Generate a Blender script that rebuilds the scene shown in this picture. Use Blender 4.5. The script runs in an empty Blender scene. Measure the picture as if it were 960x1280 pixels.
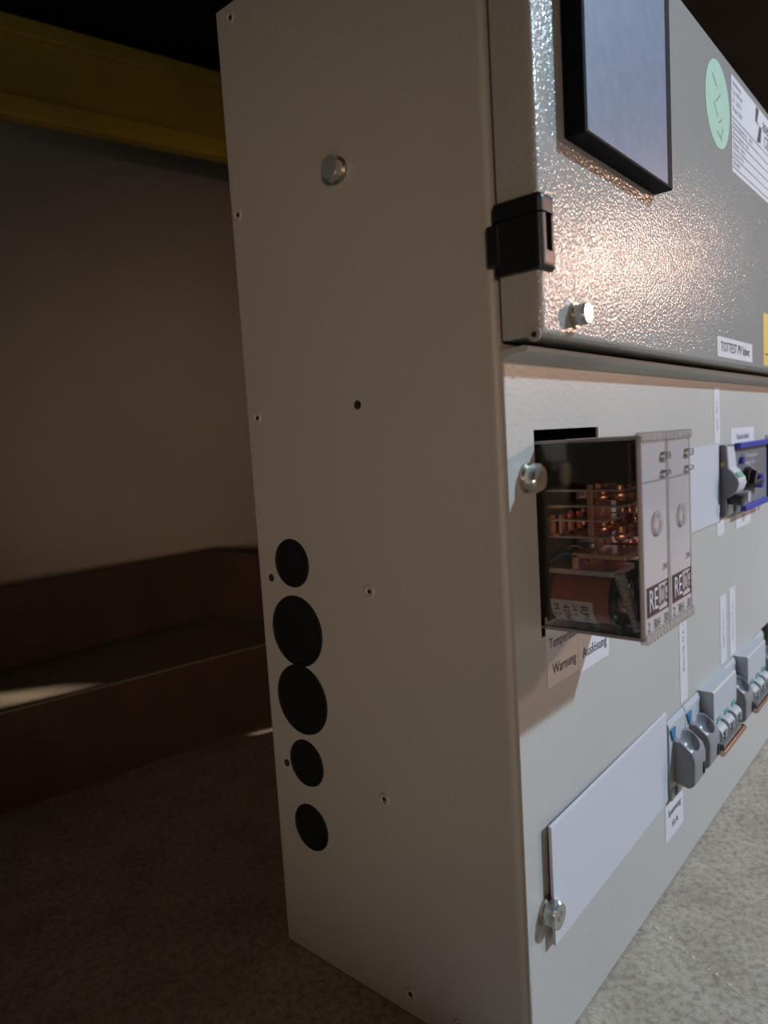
import bpy, bmesh, math, random
from mathutils import Matrix, Vector

random.seed(4)
scene = bpy.context.scene
COL = scene.collection

# ------------------------------------------------------------------ camera, world, lights, exposure
cam_data = bpy.data.cameras.new('camera')
cam = bpy.data.objects.new('camera', cam_data)
COL.objects.link(cam)
RT = [[0.651046, -0.112475, 0.750659], [-0.756602, -0.016993, 0.653655], [-0.060764, -0.993509, -0.096162]]
cam.matrix_world = Matrix(((RT[0][0], -RT[0][1], -RT[0][2], -0.23842),
                           (RT[1][0], -RT[1][1], -RT[1][2], -0.143655),
                           (RT[2][0], -RT[2][1], -RT[2][2], 0.278405),
                           (0, 0, 0, 1)))
cam_data.sensor_width = 36.0
cam_data.sensor_fit = 'AUTO'
cam_data.lens = 875.41 / 1280.0 * 36.0
cam_data.clip_start = 0.01
cam_data.dof.use_dof = True
cam_data.dof.focus_distance = 0.36
cam_data.dof.aperture_fstop = 9.0
scene.camera = cam

world = bpy.data.worlds.new('world')
scene.world = world
world.use_nodes = True
world.node_tree.nodes['Background'].inputs['Color'].default_value = (0.010, 0.0085, 0.0080, 1)
world.node_tree.nodes['Background'].inputs['Strength'].default_value = 1.0


def area_lamp(name, loc, target, size, power, col):
    ld = bpy.data.lights.new(name, 'AREA')
    ld.shape = 'DISK'
    ld.size = size
    ld.energy = power
    ld.color = col
    lo = bpy.data.objects.new(name, ld)
    COL.objects.link(lo)
    lo.location = loc
    lo.rotation_euler = (Vector(target) - Vector(loc)).to_track_quat('-Z', 'Y').to_euler()
    return lo


area_lamp('cool_hall_lamp', (1.53, -1.98, 1.90), (0.15, 0, 0.25), 0.11, 76.0, (0.60, 0.81, 1.0))
area_lamp('warm_work_lamp', (1.28, -0.80, 0.585), (0.12, 0, 0.30), 0.08, 5.9, (1.0, 0.60, 0.44))
area_lamp('room_bounce_fill', (-2.1, -1.9, 0.95), (0.0, 0.3, 0.25), 0.45, 1.0, (1.0, 0.72, 0.54))  # added fill standing in for light bounced around the room
# added warm fill spot, out of view, brightening the shaded side and wall
tl = bpy.data.lights.new('side_fill_spot', 'SPOT')
tl.energy = 29.0
tl.color = (1.0, 0.67, 0.46)
tl.spot_size = math.radians(22)
tl.spot_blend = 1.0
tl.shadow_soft_size = 0.10
tlo = bpy.data.objects.new('side_fill_spot', tl)
COL.objects.link(tlo)
tlo.location = (-1.35, -1.15, 0.36)
tlo.rotation_euler = (Vector((0.0, 0.22, 0.27)) - tlo.location).to_track_quat('-Z', 'Y').to_euler()
# added spot, out of view, throwing the small light patches through the board slots
sl = bpy.data.lights.new('light_patch_spot', 'SPOT')
sl.energy = 260.0
sl.color = (1.0, 0.86, 0.66)
sl.spot_size = math.radians(26)
sl.spot_blend = 0.1
sl.shadow_soft_size = 0.012
slo = bpy.data.objects.new('light_patch_spot', sl)
COL.objects.link(slo)
slo.location = (1.3, 0.12, 0.42)
slo.rotation_euler = (Vector((0.4775, 0.33, 0.17)) - Vector((1.3, 0.12, 0.42))).to_track_quat('-Z', 'Y').to_euler()
scene.cycles.transparent_max_bounces = 48

scene.view_settings.view_transform = 'Standard'
scene.view_settings.look = 'None'
scene.view_settings.gamma = 1.0
scene.view_settings.use_curve_mapping = False
scene.view_settings.exposure = 0.0


# ------------------------------------------------------------------ materials
def pmat(name, col, rough=0.5, metal=0.0, spec=0.5, bump=None, vary=None, coat=0.0):
    """bump = (scale, strength, distance), vary = (scale, amount)"""
    m = bpy.data.materials.new(name)
    m.use_nodes = True
    nt = m.node_tree
    b = nt.nodes['Principled BSDF']
    b.inputs['Base Color'].default_value = (*col, 1)
    b.inputs['Roughness'].default_value = rough
    b.inputs['Metallic'].default_value = metal
    b.inputs['Specular IOR Level'].default_value = spec
    if coat:
        b.inputs['Coat Weight'].default_value = coat
        b.inputs['Coat Roughness'].default_value = 0.08
    tc = nt.nodes.new('ShaderNodeTexCoord')
    if vary:
        n = nt.nodes.new('ShaderNodeTexNoise')
        n.inputs['Scale'].default_value = vary[0]
        n.inputs['Detail'].default_value = 6
        nt.links.new(tc.outputs['Object'], n.inputs['Vector'])
        r = nt.nodes.new('ShaderNodeValToRGB')
        r.color_ramp.elements[0].position = 0.3
        r.color_ramp.elements[1].position = 0.7
        a = vary[1]
        r.color_ramp.elements[0].color = (*[c * (1 - a) for c in col], 1)
        r.color_ramp.elements[1].color = (*[min(1, c * (1 + a)) for c in col], 1)
        nt.links.new(n.outputs['Fac'], r.inputs['Fac'])
        nt.links.new(r.outputs['Color'], b.inputs['Base Color'])
    if bump:
        n = nt.nodes.new('ShaderNodeTexNoise')
        n.inputs['Scale'].default_value = bump[0]
        n.inputs['Detail'].default_value = 1.5
        nt.links.new(tc.outputs['Object'], n.inputs['Vector'])
        bn = nt.nodes.new('ShaderNodeBump')
        bn.inputs['Strength'].default_value = bump[1]
        bn.inputs['Distance'].default_value = bump[2]
        nt.links.new(n.outputs['Fac'], bn.inputs['Height'])
        nt.links.new(bn.outputs['Normal'], b.inputs['Normal'])
    return m


def clear_mat(name, tint, milk=0.0, milk_col=(0.9, 0.8, 0.78), gloss=0.05, through=0.35):
    m = bpy.data.materials.new(name)
    m.use_nodes = True
    nt = m.node_tree
    nt.nodes.clear()
    out = nt.nodes.new('ShaderNodeOutputMaterial')
    tr = nt.nodes.new('ShaderNodeBsdfTransparent')
    tr.inputs['Color'].default_value = (*tint, 1)
    gl = nt.nodes.new('ShaderNodeBsdfGlossy')
    gl.inputs['Roughness'].default_value = gloss
    fr = nt.nodes.new('ShaderNodeFresnel')
    fr.inputs['IOR'].default_value = 1.5
    tc = nt.nodes.new('ShaderNodeTexCoord')
    nz = nt.nodes.new('ShaderNodeTexNoise')
    nz.inputs['Scale'].default_value = 60
    bp = nt.nodes.new('ShaderNodeBump')
    bp.inputs['Strength'].default_value = 0.15
    bp.inputs['Distance'].default_value = 0.001
    nt.links.new(tc.outputs['Object'], nz.inputs['Vector'])
    nt.links.new(nz.outputs['Fac'], bp.inputs['Height'])
    nt.links.new(bp.outputs['Normal'], gl.inputs['Normal'])
    mx = nt.nodes.new('ShaderNodeMixShader')
    nt.links.new(fr.outputs['Fac'], mx.inputs['Fac'])
    src = tr
    if milk > 0:
        df = nt.nodes.new('ShaderNodeBsdfDiffuse')
        df.inputs['Color'].default_value = (*milk_col, 1)
        m2 = nt.nodes.new('ShaderNodeMixShader')
        m2.inputs['Fac'].default_value = milk
        nt.links.new(tr.outputs[0], m2.inputs[1])
        tl_ = nt.nodes.new('ShaderNodeBsdfTranslucent')
        tl_.inputs['Color'].default_value = (*milk_col, 1)
        m3 = nt.nodes.new('ShaderNodeMixShader')
        m3.inputs['Fac'].default_value = through
        nt.links.new(df.outputs[0], m3.inputs[1])
        nt.links.new(tl_.outputs[0], m3.inputs[2])
        nt.links.new(m3.outputs[0], m2.inputs[2])
        src = m2
    nt.links.new(src.outputs[0], mx.inputs[1])
    nt.links.new(gl.outputs[0], mx.inputs[2])
    nt.links.new(mx.outputs[0], out.inputs['Surface'])
    return m


M = {}
M['paint'] = pmat('grey_textured_paint', (0.47, 0.455, 0.425), 0.42, spec=0.4, bump=(420, 0.30, 0.0005), vary=(9, 0.03))
M['door_paint'] = pmat('grey_orange_peel_paint', (0.42, 0.41, 0.385), 0.20, spec=0.45, bump=(700, 0.85, 0.00042), vary=(9, 0.03))
M['panel_paint'] = pmat('grey_fine_paint', (0.49, 0.485, 0.46), 0.45, spec=0.4, bump=(600, 0.30, 0.0004), vary=(9, 0.03))
M['inside'] = pmat('dark_interior', (0.02, 0.02, 0.02), 0.8)
M['matte_black'] = pmat('matte_black', (0.006, 0.006, 0.010), 0.6, spec=0.08)
M['black'] = pmat('black_plastic', (0.010, 0.009, 0.012), 0.40, spec=0.6, bump=(900, 0.15, 0.0002))
M['rubber'] = pmat('black_rubber', (0.010, 0.010, 0.011), 0.7, spec=0.2)
M['zinc'] = pmat('zinc_steel', (0.62, 0.62, 0.60), 0.30, metal=0.9, bump=(500, 0.2, 0.0002), vary=(300, 0.12))
M['brass'] = pmat('yellow_zinc', (0.45, 0.42, 0.33), 0.35, metal=0.9)
M['film'] = pmat('frosted_display_film', (0.21, 0.26, 0.37), 0.36, spec=0.7, bump=(1500, 0.35, 0.0002), vary=(160, 0.10))
M['white'] = pmat('white_plastic', (0.60, 0.60, 0.66), 0.42, spec=0.4, bump=(700, 0.05, 0.0002))
M['paper'] = pmat('white_label_paper', (0.66, 0.66, 0.70), 0.6, spec=0.3)
M['ink'] = pmat('dark_ink', (0.05, 0.05, 0.06), 0.6, spec=0.2)
M['ink_soft'] = pmat('grey_ink', (0.22, 0.22, 0.26), 0.6, spec=0.2)
M['green'] = pmat('pale_green_sticker', (0.36, 0.60, 0.45), 0.55, vary=(60, 0.05))
M['yellow'] = pmat('yellow_sticker', (0.72, 0.50, 0.08), 0.5)
M['blue'] = pmat('blue_plastic', (0.055, 0.07, 0.42), 0.35)
M['teal'] = pmat('blue_indicator', (0.03, 0.20, 0.40), 0.35)
M['grey_plastic'] = pmat('grey_plastic', (0.25, 0.255, 0.27), 0.30, spec=0.5)
M['dark_grey_plastic'] = pmat('dark_grey_plastic', (0.20, 0.20, 0.21), 0.35)
M['light_plastic'] = pmat('light_grey_plastic', (0.50, 0.52, 0.56), 0.38)
M['greenmark'] = pmat('green_mark', (0.10, 0.36, 0.25), 0.5)
M['clear'] = clear_mat('clear_polycarbonate', (0.975, 0.965, 0.96))
M['clear_front'] = clear_mat('clear_front_pane', (0.96, 0.94, 0.93), 0.62, (1.0, 0.88, 0.89), through=0.12)  # pinkish milk stands in for warm reflections on the pane
M['clear_edge'] = clear_mat('clear_edge', (0.93, 0.90, 0.89), 0.62, (1.0, 0.95, 0.93), through=0.55)
M['copper'] = pmat('copper', (0.88, 0.46, 0.31), 0.27, metal=0.75)
M['coil'] = pmat('red_brown_coil', (0.33, 0.105, 0.06), 0.40, bump=(1400, 0.2, 0.0003))
M['olive'] = pmat('dark_olive_block', (0.050, 0.052, 0.046), 0.5)
M['leaf'] = pmat('nickel_leaf', (0.66, 0.58, 0.53), 0.3, metal=0.6)
M['brown_ink'] = pmat('brown_ink', (0.075, 0.028, 0.024), 0.55)
M['wall'] = pmat('beige_wall_plaster', (0.43, 0.38, 0.33), 0.85, spec=0.2, bump=(60, 0.25, 0.002), vary=(5, 0.08))
M['beam'] = pmat('yellow_beam_paint', (0.66, 0.42, 0.045), 0.55, vary=(14, 0.16), bump=(90, 0.2, 0.001))
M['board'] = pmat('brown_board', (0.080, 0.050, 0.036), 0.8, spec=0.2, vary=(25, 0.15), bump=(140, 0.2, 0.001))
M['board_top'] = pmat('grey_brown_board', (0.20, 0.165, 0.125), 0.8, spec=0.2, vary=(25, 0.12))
M['shelf'] = pmat('dark_shelf_board', (0.024, 0.019, 0.017), 0.9, spec=0.05, vary=(8, 0.15))


def concrete():
    m = bpy.data.materials.new('concrete')
    m.use_nodes = True
    nt = m.node_tree
    b = nt.nodes['Principled BSDF']
    b.inputs['Roughness'].default_value = 0.85
    b.inputs['Specular IOR Level'].default_value = 0.25
    tc = nt.nodes.new('ShaderNodeTexCoord')
    n1 = nt.nodes.new('ShaderNodeTexNoise')
    n1.inputs['Scale'].default_value = 28
    n1.inputs['Detail'].default_value = 8
    n2 = nt.nodes.new('ShaderNodeTexNoise')
    n2.inputs['Scale'].default_value = 240
    n2.inputs['Detail'].default_value = 9
    n2.inputs['Roughness'].default_value = 0.72
    for n in (n1, n2):
        nt.links.new(tc.outputs['Object'], n.inputs['Vector'])
    r1 = nt.nodes.new('ShaderNodeValToRGB')
    r1.color_ramp.elements[0].position = 0.33
    r1.color_ramp.elements[0].color = (0.40, 0.345, 0.27, 1)
    r1.color_ramp.elements[1].position = 0.68
    r1.color_ramp.elements[1].color = (0.52, 0.455, 0.365, 1)
    r2 = nt.nodes.new('ShaderNodeValToRGB')
    r2.color_ramp.elements[0].position = 0.34
    r2.color_ramp.elements[0].color = (0.58, 0.57, 0.56, 1)
    r2.color_ramp.elements[1].position = 0.56
    r2.color_ramp.elements[1].color = (1.08, 1.08, 1.08, 1)
    nt.links.new(n1.outputs['Fac'], r1.inputs['Fac'])
    nt.links.new(n2.outputs['Fac'], r2.inputs['Fac'])
    mx = nt.nodes.new('ShaderNodeMix')
    mx.data_type = 'RGBA'
    mx.blend_type = 'MULTIPLY'
    mx.inputs['Factor'].default_value = 1
    nt.links.new(r1.outputs['Color'], mx.inputs['A'])
    nt.links.new(r2.outputs['Color'], mx.inputs['B'])
    nt.links.new(mx.outputs['Result'], b.inputs['Base Color'])
    bp = nt.nodes.new('ShaderNodeBump')
    bp.inputs['Strength'].default_value = 0.5
    bp.inputs['Distance'].default_value = 0.001
    nt.links.new(n2.outputs['Fac'], bp.inputs['Height'])
    nt.links.new(bp.outputs['Normal'], b.inputs['Normal'])
    return m


M['concrete'] = concrete()
M['joint'] = pmat('joint_mortar', (0.58, 0.50, 0.37), 0.9, spec=0.2, vary=(300, 0.3))


# ------------------------------------------------------------------ helpers (meshes are made in world metres)
def thing(name, loc, label, cat, group=None, kind=None):
    o = bpy.data.objects.new(name, None)
    o.empty_display_size = 0.01
    COL.objects.link(o)
    o.location = loc
    tag(o, label, cat, group, kind)
    return o


def tag(o, label=None, cat=None, group=None, kind=None):
    if label:
        o['label'] = label
    if cat:
        o['category'] = cat
    if group:
        o['group'] = group
    if kind:
        o['kind'] = kind
    return o


WLOC = {}


def link(name, bm, mat, parent=None, smooth=False, label=None):
    """link a bmesh given in world metres; parents are plain translations"""
    me = bpy.data.meshes.new(name)
    off = Vector((0, 0, 0))
    if parent is not None:
        off = WLOC.get(parent.name, None)
        if off is None:
            off = parent.location.copy()
            WLOC[parent.name] = off
        bmesh.ops.translate(bm, verts=bm.verts, vec=-off)
    bmesh.ops.recalc_face_normals(bm, faces=bm.faces)
    bm.to_mesh(me)
    bm.free()
    if smooth:
        me.polygons.foreach_set('use_smooth', [True] * len(me.polygons))
    if mat is not None:
        me.materials.append(M[mat] if isinstance(mat, str) else mat)
    o = bpy.data.objects.new(name, me)
    COL.objects.link(o)
    if parent is not None:
        o.parent = parent
        WLOC[o.name] = off      # children of a part use the same origin
    else:
        WLOC[o.name] = Vector((0, 0, 0))
    if label:
        o['label'] = label
    return o


def bx(bm, x0, x1, y0, y1, z0, z1, bevel=0.0, seg=2):
    r = bmesh.ops.create_cube(bm, size=1.0)
    vs = r['verts']
    for v in vs:
        v.co = Vector(((x0 + x1) / 2 + v.co.x * (x1 - x0), (y0 + y1) / 2 + v.co.y * (y1 - y0), (z0 + z1) / 2 + v.co.z * (z1 - z0)))
    if bevel:
        es = list({e for v in vs for e in v.link_edges})
        bmesh.ops.bevel(bm, geom=es, offset=bevel, segments=seg, profile=0.5, affect='EDGES')
    return bm


def box(name, x0, x1, y0, y1, z0, z1, mat, parent=None, bevel=0.0, seg=2, label=None, smooth=False):
    return link(name, bx(bmesh.new(), x0, x1, y0, y1, z0, z1, bevel, seg), mat, parent, smooth, label)


def cylb(bm, c, axis, r, h, seg=24, r2=None):
    """solid cylinder/cone starting at c along axis"""
    a = Vector(axis).normalized()
    q = a.to_track_quat('Z', 'Y').to_matrix().to_4x4()
    mtx = Matrix.Translation(Vector(c) + a * h / 2) @ q
    bmesh.ops.create_cone(bm, cap_ends=True, cap_tris=False, segments=seg, radius1=r, radius2=r if r2 is None else r2, depth=h, matrix=mtx)
    return bm


def cyl(name, c, axis, r, h, mat, parent=None, seg=24, r2=None, label=None):
    o = link(name, cylb(bmesh.new(), c, axis, r, h, seg, r2), mat, parent, False, label)
    shade(o)
    return o


def shade(o, ang=0.6):
    me = o.data
    bm = bmesh.new()
    bm.from_mesh(me)
    for f in bm.faces:
        f.smooth = True
    for e in bm.edges:
        if len(e.link_faces) == 2 and e.calc_face_angle(0) > ang:
            e.smooth = False
    bm.to_mesh(me)
    bm.free()


def extrude_x(bm, pts, x0, x1):
    a = [bm.verts.new((x0, y, z)) for y, z in pts]
    b = [bm.verts.new((x1, y, z)) for y, z in pts]
    n = len(pts)
    for i in range(n):
        bm.faces.new((a[i], a[(i + 1) % n], b[(i + 1) % n], b[i]))
    bm.faces.new(a[::-1])
    bm.faces.new(b)
    return bm


def prism_z(bm, pts, z0, z1):
    a = [bm.verts.new((x, y, z0)) for x, y in pts]
    b = [bm.verts.new((x, y, z1)) for x, y in pts]
    n = len(pts)
    for i in range(n):
        bm.faces.new((a[i], a[(i + 1) % n], b[(i + 1) % n], b[i]))
    bm.faces.new(a[::-1])
    bm.faces.new(b)
    return bm


def torus(bm, c, axis, R, r, n=28, m=8):
    q = Vector(axis).normalized().to_track_quat('Z', 'Y').to_matrix()
    rows = []
    for i in range(n):
        t = 2 * math.pi * i / n
        row = []
        for j in range(m):
            s = 2 * math.pi * j / m
            p = Vector(((R + r * math.cos(s)) * math.cos(t), (R + r * math.cos(s)) * math.sin(t), r * math.sin(s)))
            row.append(bm.verts.new(Vector(c) + q @ p))
        rows.append(row)
    for i in range(n):
        for j in range(m):
            bm.faces.new((rows[i][j], rows[(i + 1) % n][j], rows[(i + 1) % n][(j + 1) % m], rows[i][(j + 1) % m]))
    return bm


def ball(bm, c, r, u=12, v=8, scale=(1, 1, 1)):
    mt = Matrix.Translation(c) @ Matrix.Diagonal((*scale, 1))
    bmesh.ops.create_uvsphere(bm, u_segments=u, v_segments=v, radius=r, matrix=mt)
    return bm


def text_bm(body, size, fn, align='CENTER', bold=0.0):
    cu = bpy.data.curves.new('txt', 'FONT')
    cu.body = body
    cu.size = size
    cu.align_x = align
    cu.align_y = 'CENTER'
    cu.resolution_u = 2
    cu.offset = bold
    o = bpy.data.objects.new('txt', cu)
    COL.objects.link(o)
    dg = bpy.context.evaluated_depsgraph_get()
    me = bpy.data.meshes.new_from_object(o.evaluated_get(dg))
    bpy.data.objects.remove(o)
    bpy.data.curves.remove(cu)
    bm = bmesh.new()
    bm.from_mesh(me)
    bpy.data.meshes.remove(me)
    for v in bm.verts:
        v.co = fn(v.co.x, v.co.y)
    return bm


def front_text(body, size, x, z, y, mat, parent, rot=0.0, sx=1.0, align='CENTER', bold=0.0):
    c, s = math.cos(rot), math.sin(rot)

    def fn(u, v):
        u *= sx
        return Vector((x + u * c - v * s, y, z + u * s + v * c))
    bm = text_bm(body, size, fn, align, bold)
    return link('lettering', bm, mat, parent)


def cut(obj, cutters):
    """boolean difference, baked into the mesh"""
    made = []
    for cbm in cutters:
        me = bpy.data.meshes.new('cut')
        bmesh.ops.recalc_face_normals(cbm, faces=cbm.faces)
        cbm.to_mesh(me)
        cbm.free()
        c = bpy.data.objects.new('cut', me)
        COL.objects.link(c)
        c.location = -WLOC[obj.name] + (obj.parent.location if obj.parent else Vector((0, 0, 0))) if obj.parent else (0, 0, 0)
        made.append(c)
        md = obj.modifiers.new('cut', 'BOOLEAN')
        md.operation = 'DIFFERENCE'
        md.solver = 'EXACT'
        md.object = c
    bpy.context.view_layer.update()
    dg = bpy.context.evaluated_depsgraph_get()
    me = bpy.data.meshes.new_from_object(obj.evaluated_get(dg))
    obj.modifiers.clear()
    old = obj.data
    me.name = old.name
    obj.data = me
    bpy.data.meshes.remove(old)
    for c in made:
        bpy.data.objects.remove(c)


def copy_tree(o, shift, parent=None):
    c = o.copy()
    COL.objects.link(c)
    if parent is None:
        c.location = o.location + Vector(shift)
    else:
        c.parent = parent
    for ch in list(o.children):
        copy_tree(ch, shift, c)
    return c


# ------------------------------------------------------------------ the setting
floor = box('floor', -1.6, 2.2, -1.6, 1.4, -0.05, 0.0, 'concrete')
tag(floor, 'speckled grey concrete floor under the cabinet', 'floor', kind='structure')
bm = bmesh.new()
p0, p1 = Vector((0.137, 0.012)), Vector((0.098, -0.075))
dvec = (p1 - p0).normalized()
nrm = Vector((-dvec.y, dvec.x))
for i in range(40):
    if random.random() < 0.3:
        continue
    c = p0 + (p1 - p0) * (i + random.random() * 0.5) / 40 + nrm * random.uniform(-.0007, .0007)
    r_ = random.uniform(0.0005, 0.0012)
    ball(bm, (c.x, c.y, 0.0), r_, 6, 4, (1.4, 1.0, 0.35))
link('joint_ridge', bm, 'joint', floor, label='thin crumbly joint line in the concrete')

# rear wall, slightly out of parallel with the cabinet
bm = bmesh.new()
prism_z(bm, [(-1.6, 0.95), (1.9, 0.385), (1.9, 0.47), (-1.6, 1.04)], 0, 1.3)
tag(link('wall_back', bm, 'wall'), 'plain beige wall behind the cabinet', 'wall', kind='structure')
# shelf over the bay
bm = bmesh.new()
sh = thing('storage_shelf', (0.2, 0.2, 0.735), 'dark wooden shelf overhead resting on the yellow beam', 'shelf')
for i in range(5):
    y0 = -0.245 + i * 0.175
    prism_z(bm, [(-1.3, y0), (1.8, y0), (1.8, y0 + 0.1748), (-1.3, y0 + 0.1748)], 0.735, 0.765)
    link('plank', bm, 'shelf', sh)
    bm = bmesh.new()
bm.free()
# added unseen board that blocks the lamps; its slots shape the light patches
part = box('light_blocker_board', 0.470, 0.485, 0.10, 0.605, 0.0, 0.735, 'board')
tag(part, 'unseen brown board added behind the cabinet to block and shape light', 'wall', kind='structure')
def quad_x(pts, x0, x1):
    return extrude_x(bmesh.new(), pts, x0, x1)


cut(part, [quad_x([(0.3320, 0.1988), (0.3332, 0.2147), (0.3710, 0.2162), (0.3641, 0.2091), (0.3538, 0.2029)], 0.46, 0.495), quad_x([(0.3247, 0.1129), (0.3179, 0.0941), (0.3383, 0.1144), (0.3408, 0.1210)], 0.46, 0.495)])

# yellow rack beam along the wall
bt = thing('rack_beam', (0.19, 0.59, 0.62), 'yellow painted steel beam along the wall, upper left', 'beam')


def beam_part(name, d0, d1, z0, z1, bevel=0.0015):
    bm = bmesh.new()
    bx(bm, -1.2, 1.2, d0, d1, z0, z1, bevel)
    rotm = Matrix.Translation((0.19, 0.588, 0)) @ Matrix.Rotation(math.radians(-13.0), 4, 'Z')
    bmesh.ops.transform(bm, matrix=rotm, verts=bm.verts)
    return link(name, bm, 'beam', bt)


beam_part('web', 0.004, 0.010, 0.648, 0.712, 0.0)
beam_part('lower_flange', -0.006, 0.012, 0.630, 0.6505)
beam_part('upper_flange', -0.006, 0.012, 0.7110, 0.7280)

# stepped brown plinth
pl = thing('floor_plinth', (0.0, 0.5, 0.0), 'low brown stepped board plinth on the floor along the wall', 'plinth')
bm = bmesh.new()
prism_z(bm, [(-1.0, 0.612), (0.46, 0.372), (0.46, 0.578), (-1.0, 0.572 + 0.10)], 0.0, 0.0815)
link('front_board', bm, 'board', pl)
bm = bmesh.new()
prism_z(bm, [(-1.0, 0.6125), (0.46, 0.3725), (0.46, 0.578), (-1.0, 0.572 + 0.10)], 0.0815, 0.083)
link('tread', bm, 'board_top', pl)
box('upstand', -1.0, 0.2555, 0.580, 0.586, 0.083, 0.162, 'board', pl)
bm = bmesh.new()
prism_z(bm, [(0.2555, 0.586), (0.2555, 0.580), (0.273, 0.44), (0.279, 0.44), (0.2625, 0.586)], 0.083, 0.162)
link('upstand', bm, 'board', pl)

# ------------------------------------------------------------------ the cabinet
W, D, H = 0.444, 0.158, 0.5
cab = thing('switch_cabinet', (W / 2, D / 2, 0), 'light grey textured sheet metal switch cabinet standing on the concrete', 'cabinet')


def arc(cx, cy, r, a0, a1, n=6):
    return [(cx + r * math.cos(math.radians(a0 + (a1 - a0) * i / n)), cy + r * math.sin(math.radians(a0 + (a1 - a0) * i / n))) for i in range(n + 1)]


def u_path(o):
    r = 0.0032 - o
    return ([(0.014, 0.0012 + o)] + arc(0.0032, 0.0012 + 0.0032, r, 270, 180) + arc(0.0032, D - 0.0032, r, 180, 90)
            + arc(W - 0.0032, D - 0.0032, r, 90, 0) + arc(W - 0.0032, 0.0012 + 0.0032, r, 0, -90) + [(W - 0.014, 0.0012 + o)])


outer, inner = u_path(0.0), u_path(0.0015)
bm = bmesh.new()
prism_z(bm, outer + inner[::-1], 0.0005, H - 0.0005)
shell = link('side_shell', bm, 'paint', cab)
shade(shell)
box('bottom_panel', 0.001, W - 0.001, 0.003, D - 0.001, 0.0, 0.0015, 'paint', cab)
box('top_panel', 0.001, W - 0.001, 0.003, D - 0.001, H - 0.0015, H, 'paint', cab)
box('interior', 0.003, W - 0.003, 0.11, 0.112, 0.003, H - 0.003, 'inside', cab)


def panel_with_holes(x0, x1, z0, z1, y0, y1, holes):
    xs = sorted({x0, x1, *[h[0] for h in holes], *[h[1] for h in holes]})
    zs = sorted({z0, z1, *[h[2] for h in holes], *[h[3] for h in holes]})
    bm = bmesh.new()
    vd = {}

    def V(i, j):
        if (i, j) not in vd:
            vd[(i, j)] = bm.verts.new((xs[i], y0, zs[j]))
        return vd[(i, j)]
    for i in range(len(xs) - 1):
        for j in range(len(zs) - 1):
            cx, cz = (xs[i] + xs[i + 1]) / 2, (zs[j] + zs[j + 1]) / 2
            if any(h[0] < cx < h[1] and h[2] < cz < h[3] for h in holes):
                continue
            bm.faces.new((V(i, j), V(i + 1, j), V(i + 1, j + 1), V(i, j + 1)))
    r = bmesh.ops.extrude_face_region(bm, geom=list(bm.faces))
    for v in [g for g in r['geom'] if isinstance(g, bmesh.types.BMVert)]:
        v.co.y = y1
    return bm


holes = [(0.024, 0.0875, 0.192, 0.2805), (0.024, 0.428, 0.0595, 0.1045), (0.100, 0.428, 0.2165, 0.2605)]
bm = panel_with_holes(0.0022, W - 0.0022, 0.0015, 0.3075, 0.0, 0.0012, holes)
es = [e for e in bm.edges if all(abs(v.co.x - 0.0022) < 1e-6 and abs(v.co.y) < 1e-6 for v in e.verts)]
bmesh.ops.bevel(bm, geom=es, offset=0.0009, segments=2, profile=0.5, affect='EDGES')
link('front_panel', bm, 'panel_paint', cab)
# drip lip at the top of the lower panel, folded forward under the door
prof = [(0.0, 0.3075), (-0.0008, 0.3086), (-0.0030, 0.3096), (-0.0085, 0.3101), (-0.0104, 0.3104), (-0.0112, 0.3113), (-0.0106, 0.3122),
        (-0.0090, 0.3125), (-0.0040, 0.3121), (0.0, 0.3116), (0.0012, 0.3110), (0.0012, 0.3075)]
o = link('drip_lip', extrude_x(bmesh.new(), prof, 0.0022, W - 0.0022), 'panel_paint', cab)
shade(o)

# door
bm = bmesh.new()
bx(bm, 0.0008, W - 0.0008, -0.0180, -0.0012, 0.3150, H, 0.0)
es = [e for e in bm.edges if all(v.co.y < -0.017 for v in e.verts)]
bmesh.ops.bevel(bm, geom=es, offset=0.0024, segments=4, profile=0.5, affect='EDGES')
door = link('door', bm, 'door_paint', cab)
shade(door)
box('door_seal', 0.005, W - 0.005, -0.0013, 0.0016, 0.3145, H - 0.001, 'rubber', cab)
bm = bmesh.new()
cylb(bm, (0.0006, -0.0150, 0.3155), (-1, 0, 0), 0.0026, 0.0006, 20)
cr = link('corner_relief', bm, 'door_paint', cab)
cyl('relief_hole', (0.0004, -0.0150, 0.3155), (-1, 0, 0), 0.0011, 0.00065, 'inside', cr, 14)  # dark disc painted in for the shade of the hole

# black hinge clip wrapped round the door edge
bm = bmesh.new()
bx(bm, -0.0022, 0.0088, -0.0208, -0.0010, 0.3385, 0.3655, 0.0)
es = [e for e in bm.edges if all(v.co.y < -0.02 for v in e.verts) or all(v.co.x < -0.002 for v in e.verts) and all(v.co.z > .36 for v in e.verts)]
bmesh.ops.bevel(bm, geom=es, offset=0.0022, segments=4, profile=0.5, affect='EDGES')
hinge = link('hinge', bm, 'black', cab, label='black plastic hinge clip on the door edge')
cut(hinge, [bx(bmesh.new(), 0.0012, 0.0058, -0.03, -0.0185, 0.3450, 0.3580),
            bx(bmesh.new(), -0.01, 0.0064, -0.03, 0.01, 0.3578, 0.3586),
            ])
bm = bmesh.new()
bx(bm, -0.0030, -0.0004, -0.0036, 0.0022, 0.3425, 0.3575, 0.0008)
link('hinge_block', bm, 'black', hinge)
bm = bmesh.new()
bx(bm, -0.0012, 0.0070, -0.0190, -0.003, 0.344, 0.360, 0.0)
link('hinge_core', bm, 'rubber', hinge)


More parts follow.
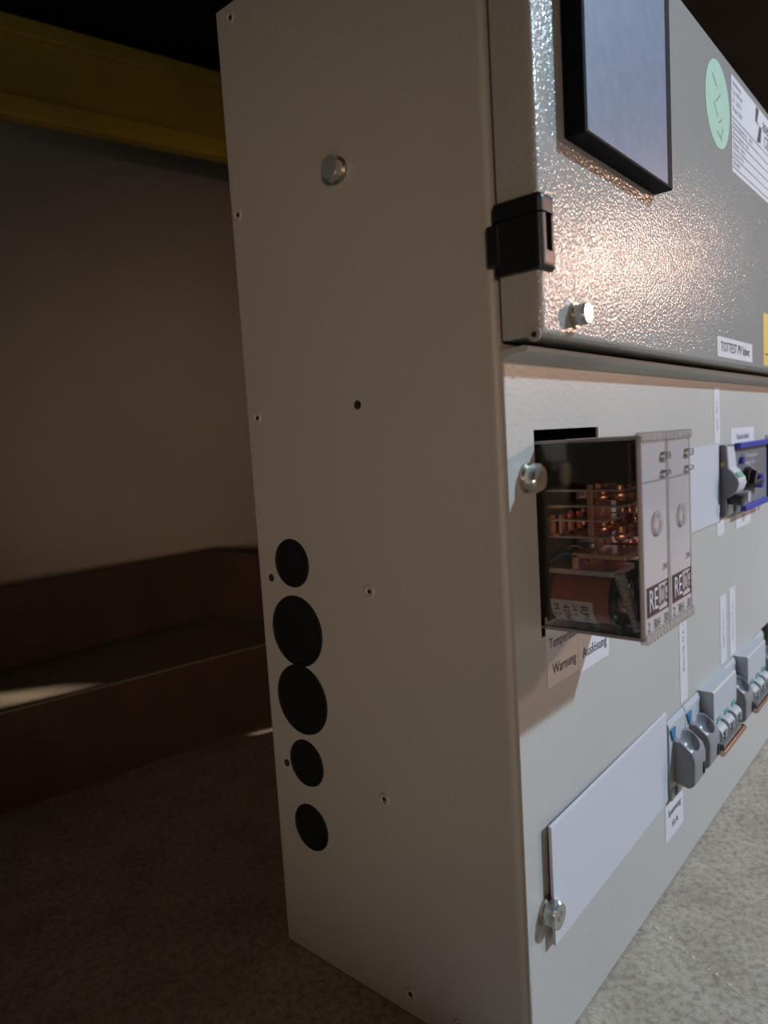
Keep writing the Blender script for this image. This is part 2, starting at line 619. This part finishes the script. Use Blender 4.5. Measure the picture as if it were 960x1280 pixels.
def bolt(c, axis, label, mark=None, s=0.0065, hh=0.0053):
    c = Vector(c)
    a = Vector(axis).normalized()
    bm = bmesh.new()
    base = 0.0024
    q = a.to_track_quat('Z', 'Y').to_matrix()
    R = s / math.cos(math.pi / 6)
    rings = []
    for h, k in ((base, 1.0), (base + hh - 0.0008, 1.0), (base + hh, 0.86)):
        n = 36
        ring = []
        for i in range(n):
            t = 2 * math.pi * i / n + 0.3
            tt = (t - 0.3) % (math.pi / 3) - math.pi / 6
            rr = s / math.cos(tt)
            if k < 1:
                rr = min(rr, s * 0.97)
            elif h > base:
                hcut = 0
            ring.append(bm.verts.new(c + q @ Vector((rr * math.cos(t), rr * math.sin(t), h))))
        rings.append(ring)
    for r0, r1 in zip(rings, rings[1:]):
        for i in range(36):
            bm.faces.new((r0[i], r0[(i + 1) % 36], r1[(i + 1) % 36], r1[i]))
    bm.faces.new(rings[-1])
    bm.faces.new(rings[0][::-1])
    b = link('hex_bolt', bm, 'zinc', cab, label=label)
    shade(b, 0.35)
    cyl('washer', c, a, s * 1.22, 0.0012, 'brass', b, 32)
    cyl('spring_washer', c + a * 0.0012, a, s * 1.0, 0.0013, 'zinc', b, 28)
    if mark and a.y < -0.5:
        front_text(mark, 0.0042, c.x, c.z, c.y - base - hh - 0.00015, 'ink_soft', b, rot=0.5)
    return b


bolt((0.0168, 0, 0.2610), (0, -1, 0), 'hex bolt on the front panel beside the clear relays', s=0.0053, hh=0.0042)
bolt((0.0180, 0, 0.0715), (0, -1, 0), 'hex bolt marked 8.8 below the left end of the white strip', '8.8', s=0.0055, hh=0.0044)
bolt((0.0275, -0.018, 0.3245), (0, -1, 0), 'hex bolt at the lower left of the door', s=0.0040, hh=0.0038)
bolt((0.424, 0, 0.2605), (0, -1, 0), 'hex bolt at the right edge of the front panel', s=0.0053, hh=0.0042)
bolt((0, 0.079, 0.4010), (-1, 0, 0), 'hex bolt on the shaded side of the cabinet', s=0.0048, hh=0.0038)

# black cable grommets in the side
for z, r in ((0.2200, 0.0128), (0.1840, 0.0190), (0.1470, 0.0190), (0.1120, 0.0128), (0.0760, 0.0128)):
    bm = bmesh.new()
    torus(bm, (0.0, 0.1292, z), (-1, 0, 0), r - 0.0009, 0.0009, 40, 8)
    g = link('cable_grommet', bm, 'rubber', cab, True)
    cyl('membrane', (0.0004, 0.1292, z), (-1, 0, 0), r - 0.0012, 0.0006, 'rubber', g, 40)
# small punched holes and dimpled rivets, the shade in each hole a dark disc
for y, z, kind in ((0.151, 0.400, 1), (0.148, 0.296, 1), (0.076, 0.297, 0), (0.1465, 0.211, 0), (0.076, 0.210, 1), (0.1455, 0.108, 0),
                   (0.075, 0.108, 1), (0.066, 0.011, 1), (0.037, 0.010, 1), (0.145, 0.493, 1)):
    if kind:
        bm = bmesh.new()
        torus(bm, (0.0002, y, z), (-1, 0, 0), 0.0025, 0.0009, 20, 6)
        rv = link('rivet', bm, 'paint', cab, True)
        cyl('rivet_hole', (0.0003, y, z), (-1, 0, 0), 0.0011, 0.0005, 'inside', rv, 14)
    else:
        cyl('punched_hole', (0.0003, y, z), (-1, 0, 0), 0.0021, 0.00045, 'inside', cab, 18)


# ---- stickers
def sticker(name, x0, x1, z0, z1, y, mat, label):
    return box(name, x0, x1, y - 0.0002, y + 0.0001, z0, z1, mat, cab, label=label)


DY = -0.0180
cyl_s = cyl('round_sticker', (0.2285, DY + 0.0001, 0.466), (0, -1, 0), 0.0245, 0.0003, 'green', cab, 48, label='round pale green inspection sticker on the door')
for (x, z, r, l) in ((0.222, 0.478, 0.5, 0.010), (0.229, 0.470, -0.6, 0.012), (0.224, 0.462, 0.7, 0.009), (0.233, 0.458, -0.5, 0.008), (0.231, 0.449, 0.3, 0.011), (0.236, 0.452, -1.0, 0.007)):
    bm = bmesh.new()
    bx(bm, -l / 2, l / 2, -0.00004, 0.00004, -0.0004, 0.0004)
    bmesh.ops.transform(bm, matrix=Matrix.Translation((x, DY - 0.00025, z)) @ Matrix.Rotation(r, 4, 'Y'), verts=bm.verts)
    link('pen_stroke', bm, 'ink_soft', cyl_s)

np_ = sticker('rating_plate', 0.2575, 0.372, 0.4355, 0.4935, DY, 'paper', 'white printed rating plate beside the green sticker')
ty = DY - 0.00035
for i, t in enumerate(('Schaltanlage', 'Typ  NSV 400', 'Nr.  2104 71', 'Baujahr 2018')):
    front_text(t, 0.0040, 0.2600, 0.4895 - i * 0.0052, ty, 'ink_soft', np_, align='LEFT')
for i, t in enumerate(('Bemessungsspannung      400 V', 'Bemessungsstrom   63 A', 'Frequenz    50 Hz', 'Schutzart  IP 30', 'EN 61439')):
    front_text(t, 0.0038, 0.2600, 0.4655 - i * 0.0060, ty, 'ink_soft', np_, align='LEFT')
for i in range(6):
    box('rule', 0.2585, 0.371, ty - 0.00005, ty + 0.00005, 0.4685 - i * 0.0060, 0.4689 - i * 0.0060, 'ink_soft', np_)
bm = bmesh.new()
for poly in ([(0.318, 0.4925), (0.326, 0.4925), (0.321, 0.4835), (0.327, 0.4820), (0.316, 0.4825)], [(0.327, 0.4820), (0.320, 0.4700), (0.330, 0.4715), (0.333, 0.4825)]):
    bm.faces.new([bm.verts.new((x, ty, z)) for x, z in poly])
link('logo', bm, 'ink', np_)
front_text('asea', 0.013, 0.336, 0.4860, ty, 'ink', np_, align='LEFT')
front_text('CE', 0.012, 0.340, 0.4755, ty, 'ink', np_, align='LEFT')

l = sticker('door_label', 0.220, 0.302, 0.3190, 0.3312, DY, 'paper', 'small white printed label at the bottom of the door')
front_text('TOTTEST PV Inbet', 0.0085, 0.261, 0.3251, DY - 0.00035, 'ink', l)
l = sticker('warning_label', 0.334, 0.384, 0.3185, 0.3560, DY, 'yellow', 'yellow warning label at the right edge of the picture')
box('black_line', 0.338, 0.384, DY - 0.0004, DY - 0.0002, 0.3265, 0.3273, 'ink', l)

l = sticker('printed_label', 0.0275, 0.0573, 0.1685, 0.2000, 0, 'paper', 'white label reading Temperatur Warnung below the clear relay')
front_text('Temperatur', 0.0066, 0.0435, 0.1875, -0.00035, 'ink', l, sx=0.86)
front_text('Warnung', 0.0070, 0.0435, 0.1755, -0.00035, 'ink', l, sx=0.86)
l = sticker('printed_label', 0.0577, 0.0920, 0.1665, 0.2000, 0, 'paper', 'white label reading Auslösung below the clear relay')
front_text('Auslösung', 0.0072, 0.0755, 0.1748, -0.00035, 'ink', l, sx=0.92)

for x0, x1, z0, z1, t, lb in ((0.1965, 0.2105, 0.1060, 0.188, 'Sicherung  63 A  L1 L2 L3', 'narrow upright white strip label below the right relay'),
                              (0.2830, 0.2980, 0.1060, 0.1560, 'Regler 16 A  L1', 'left one of two upright strip labels above the breakers'),
                              (0.3070, 0.3220, 0.1060, 0.1570, 'Pumpe 16 A  L2', 'right one of two upright strip labels above the breakers'),
                              (0.2760, 0.2890, 0.2650, 0.3035, 'Netz  400 V', 'upright strip label under the door lip')):
    l = sticker('strip_label', x0, x1, z0, z1, 0, 'paper', lb)
    front_text(t, 0.0042, (x0 + x1) / 2, (z0 + z1) / 2, -0.00035, 'ink_soft', l, rot=math.pi / 2)
l = sticker('printed_label', 0.3160, 0.3820, 0.2615, 0.2745, 0, 'paper', 'small white label above the blue-framed switch')
front_text('Hauptschalter', 0.0065, 0.349, 0.2680, -0.00035, 'ink_soft', l)
l = sticker('printed_label', 0.3270, 0.3690, 0.1990, 0.2130, 0, 'paper', 'small white label below the blue-framed switch')
front_text('Q1', 0.0075, 0.348, 0.2055, -0.00035, 'ink_soft', l)
sticker('printed_label', 0.2790, 0.2960, 0.2000, 0.2130, 0, 'paper', 'tiny blank white label below the grey breaker')
l = sticker('printed_label', 0.1655, 0.1970, 0.0290, 0.0530, 0, 'paper', 'white label below the first grey fuse knob')
front_text('Spannung', 0.0060, 0.1812, 0.0455, -0.00035, 'ink', l)
front_text('10 A', 0.0060, 0.1812, 0.0365, -0.00035, 'ink', l)

# ------------------------------------------------------------------ panel meter on the door
mt = thing('panel_meter', (0.072, -0.018, 0.391), 'square black framed panel meter with frosted grey face on the door', 'meter')
box('housing', 0.0240, 0.1200, -0.0268, -0.0180, 0.3905, 0.4870, 'matte_black', mt, 0.0005)
box('face', 0.0255, 0.1120, -0.0272, -0.0266, 0.3913, 0.4848, 'film', mt, 0.0002)

# ------------------------------------------------------------------ clear relays
RX0, RW, RY, RZ0, RZ1 = 0.0270, 0.0292, -0.0430, 0.1955, 0.2755


def relay(x0, label):
    x1 = x0 + RW - 0.0006
    cx = (x0 + x1) / 2
    r = thing('power_relay', (cx, 0, RZ0), label, 'relay', 'clear plug-in relays')
    t = 0.0013
    bm = bmesh.new()
    bx(bm, x0, x0 + t, RY + t, 0.004, RZ0 + t, RZ1 - t)
    bx(bm, x1 - t, x1, RY + t, 0.004, RZ0 + t, RZ1 - t)
    bx(bm, x0, x1, RY + t, 0.004, RZ0, RZ0 + t)
    bx(bm, x0, x1, RY + t, 0.004, RZ1 - t, RZ1)
    cov = link('cover', bm, 'clear', r, label='clear plastic relay cover')
    box('front_pane', x0 + 0.0006, x1 - 0.0006, RY, RY + t, RZ0 + 0.0018, RZ1 - 0.0018, 'clear_front', r, 0.0003)
    # moulded edges, their bright highlight put in as milky white
    bm = bmesh.new()
    for xx in (x0, x1 - 0.0012):
        bx(bm, xx, xx + 0.0012, RY - 0.0004, RY + 0.0018, RZ0, RZ1, 0.0003)
    bx(bm, x0, x0 + 0.0012, RY, 0.002, RZ1 - 0.0012, RZ1 + 0.0002, 0.0003)
    bx(bm, x0, x0 + 0.0012, RY, 0.002, RZ0 - 0.0002, RZ0 + 0.0012, 0.0003)
    link('edge_rib', bm, 'clear_edge', cov)
    bm = bmesh.new()
    n = 8
    for i in range(n):
        a = x0 + 0.0014 + (RW - 0.0034) * i / (n - 1)
        for z0, z1 in ((RZ0 - 0.0016, RZ0 + 0.0024), (RZ1 - 0.0022, RZ1 + 0.0014)):
            bx(bm, a - 0.0008, a + 0.0008, RY - 0.0014, RY + 0.002, z0, z1, 0.0003, 1)
    tag(link('serration', bm, 'clear_edge', cov), kind='stuff')
    # round moulded lens
    bm = bmesh.new()
    torus(bm, (cx + 0.001, RY - 0.0003, 0.2405), (0, -1, 0), 0.0042, 0.0009, 28, 8)
    ball(bm, (cx + 0.001, RY - 0.0002, 0.2365), 0.0014, 10, 6, (1.6, 0.6, 1))
    link('lens', bm, 'clear_edge', cov, True)
    # upper clear clip
    bm = bmesh.new()
    bx(bm, x0 + 0.0215, x0 + 0.0285, RY - 0.0020, RY + 0.002, 0.2655, 0.2685, 0.0006)
    bx(bm, x0 + 0.0215, x0 + 0.0285, RY - 0.0020, RY + 0.002, 0.2590, 0.2612, 0.0006)
    link('clip', bm, 'clear', cov, True)
    box('cross_line', x0 + 0.001, x1 - 0.001, RY - 0.0002, RY, 0.2572, 0.2578, 'ink_soft', r)
    # print
    yb = RY - 0.00025
    bm = bmesh.new()
    bx(bm, x0 + 0.0032, x0 + 0.0156, yb, RY, 0.2040, 0.2160)
    badge = link('brand_badge', bm, 'brown_ink', r)
    front_text('RE', 0.0125, x0 + 0.0094, 0.2100, yb - 0.0002, 'paper', badge, sx=0.72)
    bm = bmesh.new()
    for a in ((0.0156, 0.0270, 0.2040, 0.2046), (0.0156, 0.0270, 0.2154, 0.2160), (0.0264, 0.0270, 0.2040, 0.2160)):
        bx(bm, x0 + a[0], x0 + a[1], yb, RY, a[2], a[3])
    link('brand_frame', bm, 'brown_ink', r)
    front_text('LOG', 0.0120, x0 + 0.0209, 0.2100, yb, 'brown_ink', r, sx=0.44)
    front_text('2   RH   30', 0.0056, x0 + 0.0148, 0.2000, yb, 'ink', r, sx=0.9)
    front_text('24V', 0.0036, x0 + 0.0240, 0.2215, yb, 'brown_ink', r)
    # ---- works inside
    box('base_block', x0 + 0.002, x1 - 0.002, -0.0385, 0.006, 0.2575, 0.2735, 'olive', r, 0.0008)
    box('rear_block', x0 + 0.002, x1 - 0.002, -0.0015, 0.008, 0.1985, 0.2575, 'olive', r)
    for z, yl in ((0.2545, -0.034), (0.2480, -0.033), (0.2420, -0.027), (0.2350, -0.026)):
        box('contact_leaf', x0 + 0.004, x1 - 0.004, yl, -0.001, z - 0.0004, z + 0.0004, 'leaf', r)
    for xx in (x0 + 0.0060, cx, x1 - 0.0060):
        bm = bmesh.new()
        for z in (0.2515, 0.2385):
            cylb(bm, (xx, -0.0250, z), (0, 0, 1), 0.0016, 0.0034, 12)
            ball(bm, (xx, -0.0250, z + 0.0002), 0.0022, 10, 6)
        for z in (0.2525, 0.2360):
            cylb(bm, (xx, -0.0320, z - 0.001), (0, 0, 1), 0.0019, 0.005, 12)
            ball(bm, (xx, -0.0320, z), 0.0027, 10, 6)
        c = link('contact_stud', bm, 'copper', r)
        shade(c)
        box('contact_post', xx - 0.0011, xx + 0.0011, -0.0212, -0.0186, 0.2300, 0.2570, 'copper', r, 0.0003)
        bm = bmesh.new()
        bx(bm, xx - 0.0016, xx + 0.0016, -0.0075, -0.0062, 0.2350, 0.2440)
        bx(bm, xx - 0.0016, xx + 0.0016, -0.0030, -0.0018, 0.2350, 0.2440)
        bx(bm, xx - 0.0016, xx + 0.0016, -0.0075, -0.0018, 0.2350, 0.2362)
        bx(bm, xx - 0.0016, xx + 0.0016, -0.0075, -0.0018, 0.2470, 0.2482)
        link('terminal_loop', bm, 'copper', r)
    bm = bmesh.new()
    bx(bm, x0 + 0.003, x1 - 0.003, -0.0350, -0.0120, 0.2262, 0.2290, 0.0006)
    bx(bm, x0 + 0.003, x1 - 0.003, -0.0150, -0.0120, 0.2215, 0.2280, 0.0004)
    link('armature', bm, 'copper', r)
    box('yoke_plate', x0 + 0.003, x1 - 0.003, -0.0300, 0.002, 0.2192, 0.2218, 'leaf', r, 0.0005)
    bm = bmesh.new()
    ball(bm, (x0 + 0.006, -0.020, 0.2318), 0.0020, 10, 6)
    cylb(bm, (x0 + 0.006, -0.020, 0.2290), (0, 0, 1), 0.0010, 0.004, 10)
    link('set_screw', bm, 'zinc', r, True)
    # wires
    for k in range(3):
        bm = bmesh.new()
        pr = None
        for i in range(9):
            u = i / 8
            p = Vector((x0 + 0.005 + 0.004 * k, -0.001 - 0.016 * u, 0.2235 + 0.0045 * math.sin(math.pi * u) + 0.001 * k))
            ring = [bm.verts.new(p + Vector((0, 0.0006 * math.sin(w), 0.0006 * math.cos(w))) + Vector((0.0006 * math.sin(w), 0, 0))) for w in (0, 1.57, 3.14, 4.71)]
            if pr:
                for q in range(4):
                    bm.faces.new((pr[q], pr[(q + 1) % 4], ring[(q + 1) % 4], ring[q]))
            pr = ring
        link('wire', bm, ('teal', 'ink', 'copper')[k], r, True)
    rc, zc = 0.0108, 0.2078
    coil = cyl('coil', (cx, 0.001, zc), (0, -1, 0), rc, 0.0285, 'coil', r, 40)
    bm = bmesh.new()
    grid = []
    for i in range(11):
        a = math.radians(178 + 78 * i / 10)
        grid.append([bm.verts.new((cx + (rc + 0.0003) * math.cos(a), y, zc + (rc + 0.0003) * math.sin(a))) for y in (-0.0005, -0.0205)])
    for i in range(10):
        bm.faces.new((grid[i][0], grid[i][1], grid[i + 1][1], grid[i + 1][0]))
    lab = link('coil_label', bm, 'paper', coil, True)
    for yy, t, s in ((-0.0165, 'RP1.A', 0.0050), (-0.0125, '24 V', 0.0030), (-0.0085, '42061', 0.0042), (-0.0040, 'M 2', 0.0040)):
        def fn(u, v, yy=yy):
            a = math.radians(186) + u / rc
            return Vector((cx + (rc + 0.0006) * math.cos(a), yy - v, zc + (rc + 0.0006) * math.sin(a)))
        link('lettering', text_bm(t, s, fn, 'LEFT'), 'ink', lab)
    bm = bmesh.new()
    cylb(bm, (cx, -0.0275, zc), (0, -1, 0), 0.0118, 0.0016, 40)
    torus(bm, (cx, -0.0292, zc), (0, -1, 0), 0.0108, 0.0010, 36, 8)
    shade(link('coil_flange', bm, 'clear', coil))
    cyl('core', (cx, -0.0290, zc), (0, -1, 0), 0.0052, 0.0026, 'copper', coil, 24)
    # slanted ribbed spring strip in front of the coil
    bm = bmesh.new()
    for i in range(13):
        u = i / 12
        y = -0.0315 - 0.0070 * u
        z = 0.2190 - 0.0200 * u
        bx(bm, x0 + 0.0035, x0 + 0.0100, y - 0.0008, y + 0.0008, z - 0.0005, z + 0.0006, 0.0002, 1)
        bx(bm, x0 + 0.0038, x0 + 0.0097, y - 0.0002, y + 0.0012, z - 0.0012, z + 0.0012)
    link('spring_strip', bm, 'light_plastic', r)
    box('black_stop', x0 + 0.0013, x0 + 0.0026, RY + 0.0016, RY + 0.0032, 0.2030, 0.2150, 'rubber', r)
    return r


relay(RX0, 'clear cased relay with reddish coil, left of the pair, nearest the cabinet edge')
relay(RX0 + RW, 'clear cased relay, right of the pair, next to the white blanking strip')

# ------------------------------------------------------------------ white blanking strips
st = thing('blanking_strip', (0.092, 0, 0.0575), 'long white blanking strip low on the front panel', 'cover strip')
bm = bmesh.new()
x0, x1, z0, z1 = 0.0190, 0.1680, 0.0560, 0.1105
ya, yb_ = -0.0036, -0.0012


def strip_block(bm, xa, xb, f0, f1, b0, b1, z0, z1):
    vs = [bm.verts.new(p) for p in ((xa, f0, z0), (xb, f1, z0), (xb, b1, z0), (xa, b0, z0), (xa, f0, z1), (xb, f1, z1), (xb, b1, z1), (xa, b0, z1))]
    for f in ((0, 1, 2, 3), (7, 6, 5, 4), (0, 4, 5, 1), (1, 5, 6, 2), (2, 6, 7, 3), (3, 7, 4, 0)):
        bm.faces.new([vs[i] for i in f])


strip_block(bm, x0, x1, ya, yb_, ya + 0.0014, yb_ + 0.0011, z0, z1)
es = [e for e in bm.edges if all(v.co.z > z1 - 1e-5 for v in e.verts) and all(v.co.y in (ya, yb_) or abs(v.co.y - ya) < 1e-6 or abs(v.co.y - yb_) < 1e-6 for v in e.verts)]
bmesh.ops.bevel(bm, geom=es, offset=0.0008, segments=2, profile=0.5, affect='EDGES')
link('face', bm, 'white', st)
bm = bmesh.new()
strip_block(bm, x0 + 0.006, x1 - 0.001, ya + 0.0013, yb_ + 0.001, 0.0085, 0.0085, 0.0605, 0.0620)
strip_block(bm, x0 + 0.006, x1 - 0.001, ya + 0.0013, yb_ + 0.001, 0.0085, 0.0085, 0.1020, 0.1035)
link('clip_rail', bm, 'white', st)

st2 = thing('blanking_strip', (0.19, 0, 0.21), 'short white blanking strip beside the clear relays', 'cover strip')
bm = bmesh.new()
x0, x1, z0, z1, ya, yb_ = 0.098, 0.2825, 0.2105, 0.2640, -0.0012, -0.0012
strip_block(bm, x0, x1, ya, yb_, -0.0001, -0.0001, z0, z1)
link('face', bm, 'white', st2)
bm = bmesh.new()
strip_block(bm, x0 + 0.004, x1 - 0.001, -0.0001, -0.0001, 0.006, 0.006, 0.2180, 0.2195)
strip_block(bm, x0 + 0.004, x1 - 0.001, -0.0001, -0.0001, 0.006, 0.006, 0.2575, 0.2590)
link('clip_rail', bm, 'white', st2)


# ------------------------------------------------------------------ lower row: fuse switches and breakers
def fuse_switch(x0, label):
    w = 0.0295
    r = thing('fuse_switch', (x0 + w / 2, 0, 0.058), label, 'fuse switch', 'grey knob fuse switches')
    prof = [(0.010, 0.0600), (-0.0010, 0.0600), (-0.0022, 0.0620), (-0.0022, 0.1010), (-0.0008, 0.1040), (0.010, 0.1040)]
    link('module', extrude_x(bmesh.new(), prof, x0, x0 + w - 0.0006), 'light_plastic', r)
    box('foot_tab', x0 + 0.003, x0 + w - 0.004, -0.0020, 0.0, 0.0535, 0.0605, 'light_plastic', r, 0.0004)
    kx0, kx1 = x0 + 0.0065, x0 + 0.0285
    kp = [(-0.0020, 0.0650), (-0.0115, 0.0625), (-0.0142, 0.0650), (-0.0146, 0.0800), (-0.0130, 0.0850), (-0.0060, 0.0905), (-0.0020, 0.0915)]
    bm = extrude_x(bmesh.new(), kp, kx0, kx1)
    es = [e for e in bm.edges if max(v.co.y for v in e.verts) < -0.0021]
    bmesh.ops.bevel(bm, geom=es, offset=0.0016, segments=3, profile=0.5, affect='EDGES')
    k = link('knob', bm, 'grey_plastic', r)
    b2 = bmesh.new()
    ball(b2, ((kx0 + kx1) / 2, -0.0090, 0.0925), 0.0095, 28, 18, (1.03, 0.80, 1.15))
    cut(k, [b2])
    shade(k, 0.7)
    box('knob_slot', kx1 - 0.0060, kx1 - 0.0040, -0.0150, -0.0138, 0.0670, 0.0740, 'inside', k)
    bm = bmesh.new()
    bx(bm, x0 + 0.0010, x0 + 0.0095, -0.0032, -0.0020, 0.0915, 0.0990, 0.0004)
    for v in bm.verts:
        if v.co.z < 0.093:
            v.co.x = x0 + 0.0058 + (v.co.x - x0 - 0.005) * 0.4
    link('indicator', bm, 'teal', r)
    box('indicator', x0 + 0.009, x0 + 0.0125, -0.0030, -0.0005, 0.0555, 0.0595, 'teal', r, 0.0004)
    return r


FX = [0.1690, 0.1990, 0.2850, 0.3700]
fuse_switch(FX[0], 'grey knob fuse switch touching the long white strip')
fuse_switch(FX[1], 'second grey knob fuse switch, left of the nearest breaker')
fuse_switch(FX[2], 'grey knob fuse switch between the two three-pole breakers')
fuse_switch(FX[3], 'grey knob fuse switch to the right of both breakers')


def breaker(x0, label):
    w = 0.0540
    r = thing('circuit_breaker', (x0 + w / 2, 0, 0.058), label, 'circuit breaker', 'three-pole breakers in the lower row')
    prof = [(0.010, 0.0600), (-0.0012, 0.0600), (-0.0012, 0.0660), (-0.0045, 0.0680), (-0.0045, 0.0790), (-0.0095, 0.0810), (-0.0100, 0.0830),
            (-0.0100, 0.1035), (-0.0092, 0.1045), (0.010, 0.1045)]
    o = link('body', extrude_x(bmesh.new(), prof, x0 + 0.0004, x0 + w - 0.0004), 'light_plastic', r)
    for k in range(3):
        a = x0 + 0.0035 + 0.0175 * k
        pr = []
        for i in range(9):
            t = math.radians(-20 + 220 * i / 8)
            pr.append((-0.0085 - 0.0060 * math.sin(t) * 1.0, 0.0745 + 0.0058 * math.cos(t)))
        pr += [(-0.004, 0.0690), (-0.004, 0.0800)]
        tg = link('toggle', extrude_x(bmesh.new(), pr, a, a + 0.0125), 'light_plastic', r)
        shade(tg)
        box('green_mark', a + 0.0025, a + 0.0100, -0.0104, -0.0098, 0.0818, 0.0850, 'greenmark', r)
        bm = bmesh.new()
        bx(bm, a + 0.0025, a + 0.0095, -0.0152, -0.0138, 0.0720, 0.0768, 0.0003)
        link('toggle_window', bm, 'dark_grey_plastic', tg)
    tb = cyl('tie_bar', (x0 - 0.001, -0.0150, 0.0650), (1, 0, 0), 0.0021, w - 0.002, 'black', r, 20, label='glossy dark tie bar across the toggles')
    box('tie_bracket', x0 + 0.004, x0 + w - 0.008, -0.0150, -0.004, 0.0640, 0.0690, 'dark_grey_plastic', r, 0.0004)
    return r


M['bar_glint'] = pmat('glossy_tie_bar', (0.55, 0.40, 0.33), 0.25, metal=1.0)  # coppery base colour paints the warm glint on the dark bar
b1 = breaker(0.2300, 'three-pole light grey breaker with tie bar, nearer of the two')
b2 = breaker(0.3155, 'three-pole light grey breaker with tie bar, farther right')
for b in (b1, b2):
    for ch in b.children:
        if ch.name.startswith('tie_bar'):
            ch.data.materials[0] = M['bar_glint']

# ------------------------------------------------------------------ upper row: slim breaker and blue-framed switch
sb = thing('slim_breaker', (0.294, 0, 0.213), 'slim grey breaker with white front and black button, upper row', 'circuit breaker')
prof = [(-0.0003, 0.2130), (-0.0035, 0.2130), (-0.0045, 0.2150), (-0.0045, 0.2260), (-0.0070, 0.2275), (-0.0108, 0.2310), (-0.0125, 0.2360),
        (-0.0118, 0.2400), (-0.0090, 0.2440), (-0.0060, 0.2470), (-0.0052, 0.2620), (-0.0042, 0.2635), (-0.0003, 0.2635)]
o = link('body', extrude_x(bmesh.new(), prof, 0.2845, 0.3050), 'dark_grey_plastic', sb)
shade(o, 0.9)
fp = [(-0.0052, 0.2260), (-0.0074, 0.2275), (-0.0112, 0.2310), (-0.0130, 0.2360), (-0.0122, 0.2403), (-0.0093, 0.2444), (-0.0064, 0.2473), (-0.0056, 0.2620), (-0.0040, 0.2620), (-0.0045, 0.2465), (-0.009, 0.236), (-0.0045, 0.2260)]
shade(link('white_front', extrude_x(bmesh.new(), fp, 0.2862, 0.3050), 'white', sb))
cyl('button', (0.2925, -0.0050, 0.2255), (0, -1, -0.15), 0.0042, 0.0090, 'black', sb, 24)
cyl('orange_dot', (0.2847, -0.0028, 0.2500), (-1, 0, 0), 0.0016, 0.0005, 'yellow', sb, 16)
bm = bmesh.new()
bx(bm, 0.2880, 0.3020, -0.0004, 0.0004, -0.002, 0.002)
bmesh.ops.transform(bm, matrix=Matrix.Translation((0, -0.0112, 0.2422)) @ Matrix.Rotation(math.radians(-35), 4, 'X'), verts=bm.verts)
link('green_mark', bm, 'greenmark', sb)

ms = thing('main_switch', (0.353, 0, 0.213), 'main switch with blue frame and black handle, upper row', 'switch')
box('housing', 0.3054, 0.4020, -0.0058, -0.0003, 0.2140, 0.2630, 'grey_plastic', ms, 0.0006)
for nm, a in (('frame_bar', (0.3054, 0.4030, 0.2600, 0.2640)), ('frame_bar', (0.3180, 0.3920, 0.2135, 0.2175)), ('frame_bar', (0.3985, 0.4030, 0.2135, 0.2640))):
    box(nm, a[0], a[1], -0.0095, -0.0050, a[2], a[3], 'blue', ms, 0.0006)
box('type_plate', 0.3220, 0.3920, -0.0062, -0.0057, 0.2370, 0.2560, 'dark_grey_plastic', ms)
for i, t in enumerate(('FI-Schutzschalter', '4-polig  63 A', 'I dn 0,03 A')):
    front_text(t, 0.0050, 0.3300, 0.2535 - i * 0.0052, -0.0065, 'paper', ms, align='LEFT')
cyl('blue_button', (0.3170, -0.0056, 0.2510), (0, -1, 0), 0.0026, 0.0030, 'blue', ms, 18)
cyl('dial', (0.3300, -0.0056, 0.2370), (0, -1, 0), 0.0085, 0.0045, 'black', ms, 12)
bm = bmesh.new()
bx(bm, -0.0020, 0.0020, -0.0085, 0.0, -0.0100, 0.0100, 0.0008)
for v in bm.verts:
    if v.co.y < -0.004:
        v.co.z *= 0.55
bmesh.ops.transform(bm, matrix=Matrix.Translation((0.3290, -0.0056, 0.2370)) @ Matrix.Rotation(math.radians(40), 4, 'Y'), verts=bm.verts)
link('handle', bm, 'black', ms)
box('handle_stem', 0.3360, 0.3560, -0.0125, -0.0070, 0.2310, 0.2350, 'black', ms, 0.001)
cyl('blue_cap', (0.3580, -0.0056, 0.2330), (0, -1, 0), 0.0055, 0.0060, 'blue', ms, 20)
bm = bmesh.new()
cylb(bm, (0.3125, -0.0050, 0.2250), (0, -1, 0), 0.0040, 0.0080, 24)
link('button', bm, 'light_plastic', ms)
